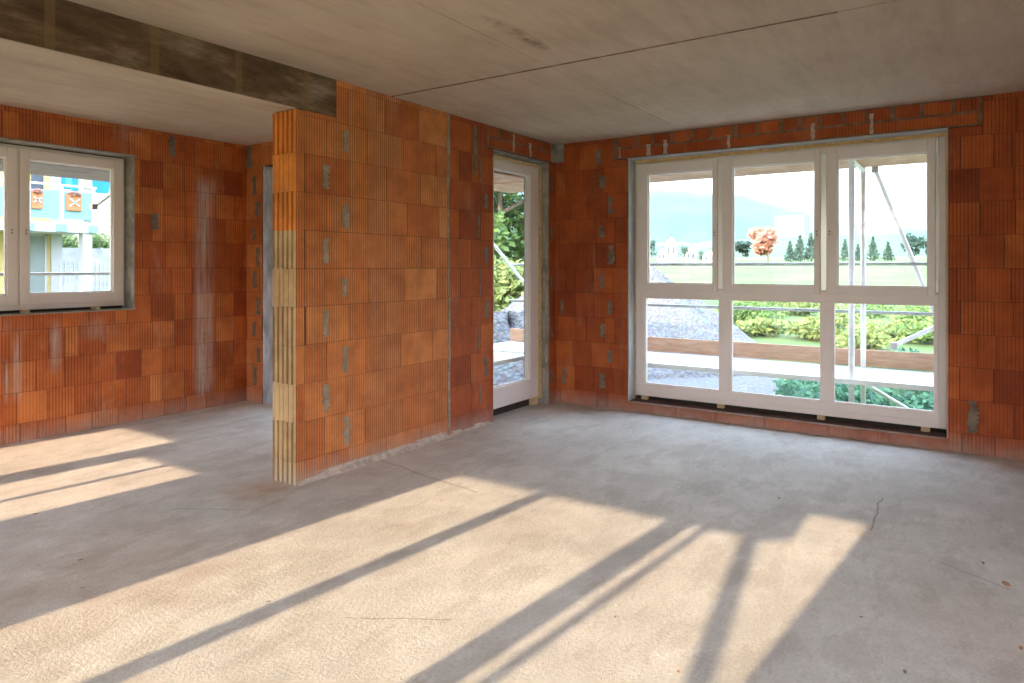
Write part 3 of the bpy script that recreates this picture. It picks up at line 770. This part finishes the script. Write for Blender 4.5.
tree(768, D, 226, gz(768, D), 44, 'round orange tree beyond the meadow, standing in for a reflection in the middle pane', L_ORANGE, 1, 900)  # tree added where the pane reflects the rear window
tree(742, D + 12, 237, gz(742, D + 12), 24, 'dark green tree just left of the orange tree', L_DARK, 2, 450)
for k, (px, py, w) in enumerate(((790, 242, 11), (800, 236, 13), (811, 234, 14), (821, 240, 10), (831, 242, 10), (845, 240, 10), (858, 245, 9), (873, 238, 12), (888, 243, 11))):
    tree(px, D + 15, py, gz(px, D + 15), w * 1.25, 'conifer in the blue-green row behind the meadow, right of the orange tree', L_DARK, 20 + k, 600, name='conifer', group='conifers behind the meadow', shape='cone')
tree(912, D, 233, gz(912, D), 26, 'broad dark tree at the right edge of the meadow, left of the white brace', L_DARK, 3, 500)
tree(930, D, 238, gz(930, D), 20, 'dark tree rightmost behind the meadow in the right pane', L_DARK, 4, 400)
tree(652, D + 10, 238, gz(652, D + 10), 14, 'small tree at the left edge of the left pane beside the white houses', L_DARK, 5, 260)
tree(684, D + 10, 243, gz(684, D + 10), 12, 'small tree between the two groups of white houses', L_DARK, 6, 260)
tree(701, D - 6, 248, gz(701, D - 6), 10, 'small round tree in front of the low white house', L_DARK, 7, 240)
M_HW = simple('house_wall_far', (.46, .45, .44), .8, .03, 1); M_HR = simple('house_roof_far', (.42, .30, .27), .8, .1, 1); M_WIN = simple('dark_window_far', (.06, .07, .09), .3)
def house(px, d, wpx, hpx_base, hpx_eave, hpx_ridge, label):
    p = far(px, d); b = gz(px, d) - .3; w = wpx * d / F; e = far(px, d, hpx_eave).z; r = far(px, d, hpx_ridge).z
    root = empty('house', (p.x, p.y, b), label, 'house')
    M = Matrix.Translation((p.x, p.y, 0)) @ Matrix.Rotation(ALPHA - math.atan((px - 512) / F) - math.pi / 2, 4, 'Z')
    mb = MB(); mb.box(-w / 2, w / 2, 0, w * .8, b, e, M=M); mb.face([M @ Vector(q) for q in ((-w / 2, 0, e), (w / 2, 0, e), (0, 0, r))]); mb.build('wall', M_HW, root)
    mb = MB(); o = w * .08
    for sgn in (-1, 1):
        q = [(0, -o, r + .1), (sgn * (w / 2 + o), -o, e - .3), (sgn * (w / 2 + o), w * .8 + o, e - .3), (0, w * .8 + o, r + .1)]
        mb.face([M @ Vector(a) for a in q]); mb.face([M @ (Vector(a) + Vector((0, 0, .4))) for a in q])
    mb.build('roof', M_HR, root)
    for x in (-w * .25, w * .2):
        mb = MB(); mb.box(x - w * .07, x + w * .07, -.08, .02, b + (e - b) * .45, b + (e - b) * .8, M=M); mb.build('window', M_WIN, root)
house(671, D + 22, 11, 262, 242, 236, 'tall white house with a small roof in the left pane')
house(662, D + 16, 9, 262, 252, 248, 'low white house at the left of the tall white one')
house(691, D + 14, 10, 262, 251, 245, 'small house with a reddish roof right of the tall white one')
house(710, D, 14, 262, 254, 250, 'long low white house nearest the mullion')

# hills
def hill(name, label, ridge, dist, depth, col, seed, base_y=262):
    rnd = random.Random(seed); v = []; f = []; xs = list(range(-600, 1500, 12)); NR = 14
    def rz(px):
        for (a, b) in zip(ridge, ridge[1:]):
            if a[0] <= px <= b[0]:
                t = (px - a[0]) / (b[0] - a[0]); t = t * t * (3 - 2 * t); return a[1] + (b[1] - a[1]) * t
        return ridge[0][1] if px < ridge[0][0] else ridge[-1][1]
    for i in range(NR + 1):
        t = i / NR; d = dist + depth * t
        for px in xs:
            s = (px - 512) / F
            p = Vector((d * (CA + SA * s), d * (SA - CA * s), 0))
            s_ = math.sin(min(1, t * 1.15) * math.pi / 2) if t < .87 else math.cos((t - .87) * 2.5)
            py = rz(px) + 1.2 * math.sin(px * .11) + .8 * math.sin(px * .31)
            top = CAMH + (HZ - py) * (dist + depth * .87) / F
            z = 3 + (top - 3) * s_ + rnd.uniform(-1, 1) * d * .0015
            v.append((p.x, p.y, z))
    n = len(xs)
    for i in range(NR):
        for k in range(n - 1): f.append((i * n + k, i * n + k + 1, (i + 1) * n + k + 1, (i + 1) * n + k))
    return tag(fast_mesh(name, v, f, col), label, 'hill', kind='structure')
def forest(name, a, b_):
    m, nt, b = new_mat(name); co = objco(nt)
    nt.links.new(ramp(nt, noise(nt, co, .006, 6, .7), [(.35, a), (.65, b_)]), b.inputs['Base Color']); b.inputs['Roughness'].default_value = 1
    return m
hill('hills', 'long wooded mountain ridge on the horizon', [(-600, 205), (300, 195), (560, 190), (660, 193), (740, 197), (800, 213), (850, 226), (920, 234), (1100, 236)], 1400, 900, forest('forest', (.025, .06, .05), (.05, .10, .07)), 1)
hill('hills', 'lower wooded foothills in front of the ridge', [(-600, 240), (600, 240), (660, 244), (745, 240), (800, 236), (870, 228), (930, 230), (1100, 220)], 800, 300, forest('forest_near', (.04, .09, .06), (.09, .15, .08)), 2)
# real haze: thin scattering air over the valley
def haze(x_label, density):
    me = MB(); 
    d0, d1 = 230, 2600
    c = []
    for px in (-350, 1500):
        s = (px - 512) / F
        for d in (d0, d1): c.append(Vector((d * (CA + SA * s), d * (SA - CA * s), 0)))
    a, b, cc, dd = c
    lo, hi = -5, 420
    q = [(a, b, dd, cc)]
    P = [a, b, dd, cc]
    me.face([(p.x, p.y, lo) for p in P]); me.face([(p.x, p.y, hi) for p in reversed(P)])
    for k in range(4):
        p, r = P[k], P[(k + 1) % 4]; me.face([(p.x, p.y, lo), (p.x, p.y, hi), (r.x, r.y, hi), (r.x, r.y, lo)])
    m = bpy.data.materials.new('valley_haze'); m.use_nodes = True; nt = m.node_tree; nt.nodes.clear()
    out = node(nt, 'ShaderNodeOutputMaterial'); vs = node(nt, 'ShaderNodeVolumeScatter'); vs.inputs['Color'].default_value = (.38, .78, 1, 1)
    vs.inputs['Density'].default_value = density; vs.inputs['Anisotropy'].default_value = -.1
    nt.links.new(vs.outputs[0], out.inputs['Volume'])
    o = me.build('valley_haze', m)
    tag(o, x_label, 'haze', kind='stuff')
    bmv = o.data
    return o
haze('pale blue haze over the valley', .00011)

# low plants outside the big window, bushes in the meadow
def bush(px, d, w, h, label, mat, seed, n, name='bush', group=None, leaf=.07, base=None):
    p = far(px, d); b = ground_z(p.x - 2, p.y - 2) if base is None else base
    root = empty(name, (p.x, p.y, b), label, 'bush' if name == 'bush' else 'plant', group)
    rnd = random.Random(seed); lobes = []
    for k in range(8):
        a = rnd.uniform(0, 6.28); q = rnd.uniform(0, .7); lobes.append((p.x + math.cos(a) * w / 2 * q, p.y + math.sin(a) * w / 2 * q, b + h * rnd.uniform(.3, .7), w * .28, w * .28, h * .32))
    foliage(lobes, n, leaf, seed, mat, 'leaves', root)
    mb = MB()
    for k in range(6):
        a = k * 1.05; mb.tube((p.x, p.y, b), (p.x + math.cos(a) * w * .25, p.y + math.sin(a) * w * .25, b + h * .6), .012 * max(1, h), 6, r2=.005)
    mb.build('stems', M_BARK, root); return root
for k, (px, d) in enumerate(((822, 12.2), (838, 11.0), (858, 10.6), (852, 12.4), (878, 11.6), (884, 10.0), (903, 10.9), (917, 9.6), (928, 11.4), (944, 10.2), (905, 12.8), (815, 10.3), (868, 9.3), (835, 9.4))):
    bush(px, d, 1.15, .75, 'leafy green weed clump below the scaffold deck', L_TEAL, 60 + k, 900, 'weed_clump', 'weed clumps below the scaffold', .06)
for k, (px, d, w, h, mt) in enumerate(((745, 25, 1.9, 1.2, L_GREEN), (758, 27, 1.8, 1.0, L_GREEN), (780, 30, 2.2, 1.1, L_YEL), (800, 28, 2.0, .9, L_YEL), (870, 27, 2.4, 1.0, L_GREEN), (915, 24, 2.4, 1.1, L_GREEN), (890, 20, 1.8, .8, L_YEL), (936, 19, 1.8, .9, L_GREEN), (838, 23, 1.8, .8, L_YEL), (765, 21, 1.6, .8, L_YEL), (810, 20, 1.6, .8, L_YEL), (860, 18, 1.6, .7, L_YEL))):
    bush(px, d, w * 1.25, h * .8, ('dark green' if mt is L_GREEN else 'yellow-green') + ' low bush in the meadow beyond the toe board', mt, 90 + k, 900, 'bush', 'green meadow bushes' if mt is L_GREEN else 'yellow-green meadow bushes', .09)
# trees seen through the balcony door
tree(500, 25, 120, G0, 300, 'large leafy green tree outside the balcony door', L_GREEN, 51, 14000, leaf=.17)
bush(497, 19.5, 3.0, 2.6, 'broad yellow-green bush under the tree outside the balcony door', L_YEL, 53, 3500, leaf=.12)
c = far(508, 11.8); heap('gravel_heap', c.x, c.y, 2.6, 2.0, .6, 1.35, 'grey gravel heap outside the balcony door', 9, .4)

# ------------------------------------------------------------------ neighbour's house seen through the left window
YN = 30.0
M_YEL = simple('cream_render', (.56, .43, .19), .9, .04, 1); M_WHT = simple('white_render', (.40, .40, .41), .9, .03, 1)
M_CYG = simple('balcony_glass_panel', (.20, .36, .42), .3, .05, 1); M_GREYD = simple('grey_door_paint', (.20, .23, .23), .5, .1, 1)
M_BLUEA = simple('blue_awning_cloth', (.02, .24, .46), .8, .1, 1); M_STONE = simple('grey_stone_wall', (.33, .33, .34), .9, .3, 1.5, bmp=.5)
M_TERR = simple('terracotta', (.46, .17, .07), .8, .15, 4)
def nx(px, Y=YN): return ux(px, Y)
def nh(px, py, Y=YN): return hy(px, py, Y=Y)
GN = nh(60, 300)
root = empty('neighbour_house', (nx(40), YN, GN), 'yellow and white neighbouring house with a balcony, seen through the left window', 'house')
x0 = nx(-120); x1 = nx(58)
mb = MB(); mb.box(x0, x1, YN, YN + 8, GN - 1.5, nh(40, 130)); mb.build('wall', M_YEL, root)
mb = MB(); mb.box(nx(50), nx(61), YN - .12, YN + .4, GN - 1.5, nh(50, 130)); mb.build('white_pier', M_WHT, root)
zf0, zf1 = nh(60, 232, YN - 2), nh(60, 222, YN - 2)
xb = nx(96, YN - 2)
mb = MB(); mb.box(x0, xb, YN - 2, YN + .5, zf0, zf1); mb.build('balcony_slab', M_WHT, root)
for (a, b) in ((82.5, 91.5), (-40, -30)):
    mb = MB(); mb.box(nx(a, YN - 1.9), nx(b, YN - 1.9), YN - 1.95, YN - 1.6, GN - 1.5, zf0); mb.build('column', M_WHT, root)
    mb = MB(); mb.box(nx(a, YN - 1.9), nx(b, YN - 1.9), YN - 1.95, YN - 1.6, zf1, nh(70, 120)); mb.build('column', M_WHT, root)
ztop = nh(60, 185, YN - 2)
for px in (28, 61, 93):
    mb = MB(); xx = nx(px, YN - 2); mb.box(xx - .05, xx + .05, YN - 2.06, YN - 1.98, zf1 - .02, ztop)
    mb.build('railing_post', M_STEEL, root); mb = MB(); mb.box(xx - .16, xx + .16, YN - 2.10, YN - 1.99, zf0 + .02, zf0 + .28); mb.build('railing_bracket', M_CYG, root)
for (a, b) in ((-4, 27), (29, 60), (62, 92)):
    mb = MB(); mb.box(nx(a, YN - 2), nx(b, YN - 2), YN - 2.02, YN - 1.99, nh(60, 219, YN - 2), nh(60, 191, YN - 2)); mb.build('railing_panel', M_CYG, root)
mb = MB(); mb.tube((nx(-4, YN - 2), YN - 2, ztop), (xb, YN - 2, ztop), .035, 8); mb.build('handrail', M_STEEL, root)
mb = MB(); mb.tube((xb, YN - 2, ztop), (xb, YN, ztop), .035, 8); mb.build('handrail', M_STEEL, root)
mb = MB(); mb.box(nx(29), nx(44), YN - .04, YN + .02, GN - .3, nh(40, 236)); dd = mb.build('door', M_GREYD, root)
mb = MB(); mb.box(nx(27), nx(29), YN - .06, YN, GN - .3, nh(40, 234)); mb.box(nx(44), nx(46), YN - .06, YN, GN - .3, nh(40, 234)); mb.box(nx(27), nx(46), YN - .06, YN, nh(40, 236), nh(40, 233)); mb.build('door_frame', M_WHT, root)
mb = MB(); mb.box(nx(60), nx(140), YN - .9, YN - .1, nh(70, 190), nh(70, 176)); mb.box(nx(60), nx(140), YN - 1.0, YN - .9, nh(70, 193), nh(70, 176)); mb.build('awning', M_BLUEA, root)
mb = MB(); mb.box(nx(8), nx(26), YN - .04, YN, nh(20, 215), nh(20, 175)); mb.build('window', M_WIN, root)
mb = MB(); mb.box(nx(31), nx(43), YN - .04, YN, nh(36, 190), nh(36, 165)); mb.build('window', M_WIN, root)
# flower crates with crossed white laths hanging on the railing
for k, (a, b) in enumerate(((32, 43), (67, 82))):
    y = YN - 2.12; xa, xb_ = nx(a, y), nx(b, y); za, zb_ = nh(60, 210, y), nh(60, 193, y)
    r2 = empty('flower_box', ((xa + xb_) / 2, y, za), ('left' if k == 0 else 'right') + ' orange flower box with crossed laths on the neighbour balcony', 'flower box')
    mb = MB(); mb.box(xa, xb_, y, y + .1, za, zb_, 0); mb.build('box', M_TERR, r2, bevel=.02)
    for s in (0, 1):
        M = Matrix.Translation(((xa + xb_) / 2, y - .02, (za + zb_) / 2)) @ Matrix.Rotation((.7 if s else -.7), 4, 'Y')
        mb = MB(); mb.box(-(xb_ - xa) * .45, (xb_ - xa) * .45, -.01, .01, -.025, .025, M=M); mb.build('lath', M_WHT, r2)
    foliage([((xa + xb_) / 2, y, zb_, (xb_ - xa) / 2, .12, .10)], 160, .05, 5 + k, L_ORANGE, 'flowers', r2)
# picket fence, stone wall, hedge behind
ra, rb = nx(60, YN - 1), nx(110, YN - 1)
root = empty('picket_fence', ((ra + rb) / 2, YN - 1, GN - .3), 'white picket fence beside the neighbouring house', 'fence')
k = 0; x = ra
while x < rb:
    mb = MB(); mb.box(x, x + .05, YN - 1.02, YN - .98, GN - .3, nh(75, 262, YN - 1)); mb.build('picket', M_WHT, root); x += .16
for py in (266, 288):
    mb = MB(); mb.box(ra, rb, YN - .98, YN - .95, nh(75, py, YN - 1) - .03, nh(75, py, YN - 1) + .03); mb.build('fence_rail', M_WHT, root)
mb = MB(); mb.box(nx(56, 36), nx(190, 36), 36, 36.4, GN - 2, nh(80, 248, 36)); tag(mb.build('stone_wall', M_STONE), 'grey stone garden wall behind the white picket fence', 'garden wall')
for k, px in enumerate(range(62, 150, 34)):
    Y = 38; xx = ux(px, Y); z = nh(80, 243, Y)
    r = empty('hedge_shrub', (xx, Y, z - 1), 'round green hedge shrub above the grey garden wall', 'shrub', 'hedge shrubs above the garden wall')
    foliage([(xx, Y, z + .1, .8, .6, .55), (xx, Y, z - .4, .85, .6, .6)], 1400, .09, 70 + k, L_GREEN, 'leaves', r)
    mb = MB(); mb.tube((xx, Y, z - 2.5), (xx, Y, z), .06, 6); mb.build('trunk', M_BARK, r)
v = []; f = []
for i in range(12):
    for j in range(12):
        Y = 37 + i * 6; X = ux(40, 40) - 3 + j * 4 + i * 3; v.append((X, Y, GN - 2 + i * i * .13 + i * .95))
for i in range(11):
    for j in range(11): f.append((i * 12 + j, i * 12 + j + 1, (i + 1) * 12 + j + 1, (i + 1) * 12 + j))
tag(fast_mesh('hillside', v, f, simple('dry_meadow', (.34, .30, .20), 1, .15, .4)), 'dry pale hillside behind the neighbouring house', 'hillside', kind='structure')
v = [(ux(-120, 9.5), 9.5, G0 + .02), (ux(115, 9.5) + 1.5, 9.5, G0 + .02), (ux(115, 20), 20, GN - .9), (ux(118, 40), 40, GN - .3), (ux(-120, 40), 40, GN - .3), (ux(-120, 20), 20, GN - .9)]
tag(fast_mesh('forecourt', v, [(0, 1, 2, 5), (5, 2, 3, 4)], simple('pale_paving', (.34, .33, .31), .9, .08, 1), False), 'pale paved forecourt of the neighbouring house', 'paving', kind='structure')

# ------------------------------------------------------------------ bits on the floor
def chip(x, y, s, seed, name, mat, label, cat, group, h=.25):
    rnd = random.Random(seed); n = 9; v = []; f = []
    for lay, (k, z) in enumerate(((1, 0), (.92, .6), (.5, 1))):
        for q in range(n):
            a = 2 * math.pi * q / n; r = s * k * (1 + .3 * math.sin(2 * a + seed) + rnd.uniform(-.15, .15))
            v.append((x + r * math.cos(a), y + r * .65 * math.sin(a), z * s * h + .0005))
    for l in (0, 1):
        for q in range(n): f.append((l * n + q, l * n + (q + 1) % n, (l + 1) * n + (q + 1) % n, (l + 1) * n + q))
    f.append(tuple(range(2 * n, 3 * n))); f.append(tuple(reversed(range(n))))
    o = fast_mesh(name, v, f, mat, True); return tag(o, label, cat, group)
M_CHIP = simple('brick_chip', (.42, .20, .10), .9, .3, 30); M_CRUMB = simple('mortar_crumb', (.25, .22, .19), .95, .3, 30)
def fl(px, py):
    z = F * CAMH / (py - HZ); t = (px - 512) / F; return z * (CA + SA * t), z * (SA - CA * t)
crumbs = [(1006, 584, .022, 0, 'reddish brick chip on the shaded floor at the far right'), (983, 563, .012, 1, 'small dark crumb up and left of the brick chip at far right'),
          (779, 498, .012, 1, 'elongated dark crumb on the shaded floor below the big window'), (268, 602, .011, 1, 'dark crumb in the sunlit floor patch, left of the long bar shadow'),
          (35, 514, .012, 1, 'dark crumb on the shaded floor in the left room'), (256, 456, .012, 1, 'dark crumb near the foot of the partition end'),
          (615, 617, .008, 1, 'tiny crumb on the sunlit floor right of the double bar shadow'), (905, 672, .012, 1, 'pale crumb on the shaded floor at the bottom right'),
          (1021, 648, .012, 0, 'small brick chip at the right edge near the bottom'), (80, 560, .012, 1, 'crumb on the shaded strip between the two sunlit patches'),
          (82, 588, .008, 1, 'tiny crumb on the shaded strip nearest the bottom left'), (861, 617, .008, 1, 'tiny crumb in the shade right of the sunlit patch'),
          (678, 672, .008, 0, 'tiny brick crumb at the bottom right of the sunlit patch')]
for k, (px, py, s, kind, lab) in enumerate(crumbs):
    x, y = fl(px, py)
    chip(x, y, s, k, 'brick_chip' if kind == 0 else 'mortar_crumb', M_CHIP if kind == 0 else M_CRUMB, lab, 'rubble', None)

# ------------------------------------------------------------------ light
sun_dir = Vector((1, SHIFT, -TANE * math.sqrt(1)))   # travel direction of the light
L = bpy.data.lights.new('sun', 'SUN'); L.energy = SUN_E = 7.0; L.angle = math.radians(.45); L.color = (1, .73, .47)
so = bpy.data.objects.new('sun', L); COL.objects.link(so)
so.rotation_euler = sun_dir.to_track_quat('-Z', 'Y').to_euler()
w = bpy.data.worlds.new('sky'); scene.world = w; w.use_nodes = True; nt = w.node_tree
bg = nt.nodes['Background']
tc = node(nt, 'ShaderNodeTexCoord').outputs['Generated']
sp = node(nt, 'ShaderNodeSeparateXYZ'); nt.links.new(tc, sp.inputs[0])
el = math_(nt, 'MAXIMUM', sp.outputs[2], 0.0)
base = ramp(nt, math_(nt, 'POWER', el, .6), [(0, (.30, .32, .33)), (.22, (.36, .38, .39)), (.42, (1.24, 1.42, 1.66)), (.95, (.66, .90, 1.35))])
dt = node(nt, 'ShaderNodeVectorMath', operation='DOT_PRODUCT'); nt.links.new(tc, dt.inputs[0]); dt.inputs[1].default_value = (-sun_dir).normalized()
glow = math_(nt, 'POWER', math_(nt, 'MULTIPLY_ADD', dt.outputs['Value'], .5, .5, clamp=True), 4)
gc = mixc(nt, 1.0, (1.0, .79, .63), glow, 'MULTIPLY')
addn = node(nt, 'ShaderNodeMix', data_type='RGBA', blend_type='ADD'); addn.clamp_result = False
sc1 = node(nt, 'ShaderNodeVectorMath', operation='SCALE'); nt.links.new(base, sc1.inputs[0]); sc1.inputs['Scale'].default_value = 4.2
sc2 = node(nt, 'ShaderNodeVectorMath', operation='SCALE'); nt.links.new(gc, sc2.inputs[0]); sc2.inputs['Scale'].default_value = 3.6
ad = node(nt, 'ShaderNodeVectorMath', operation='ADD'); nt.links.new(sc1.outputs[0], ad.inputs[0]); nt.links.new(sc2.outputs[0], ad.inputs[1])
nt.links.new(ad.outputs[0], bg.inputs[0]); bg.inputs[1].default_value = 1.0

# ------------------------------------------------------------------ camera and view
cam = bpy.data.cameras.new('camera'); co_ = bpy.data.objects.new('camera', cam); COL.objects.link(co_)
cam.sensor_width = 36; cam.lens = 36 * F / 1024; cam.shift_y = -(341.5 - HZ) / 1024
co_.location = (0, 0, CAMH); co_.rotation_euler = (math.pi / 2, 0, ALPHA - math.pi / 2)
cam.clip_end = 6000; cam.clip_start = .05
scene.camera = co_
vs = scene.view_settings; vs.view_transform = 'Standard'; vs.look = 'None'; vs.exposure = .64; vs.gamma = 1; vs.use_curve_mapping = False
cy = scene.cycles
cy.max_bounces = 10; cy.diffuse_bounces = 7; cy.glossy_bounces = 3; cy.transparent_max_bounces = 24; cy.volume_bounces = 0
cy.use_denoising = True; cy.sample_clamp_indirect = 8
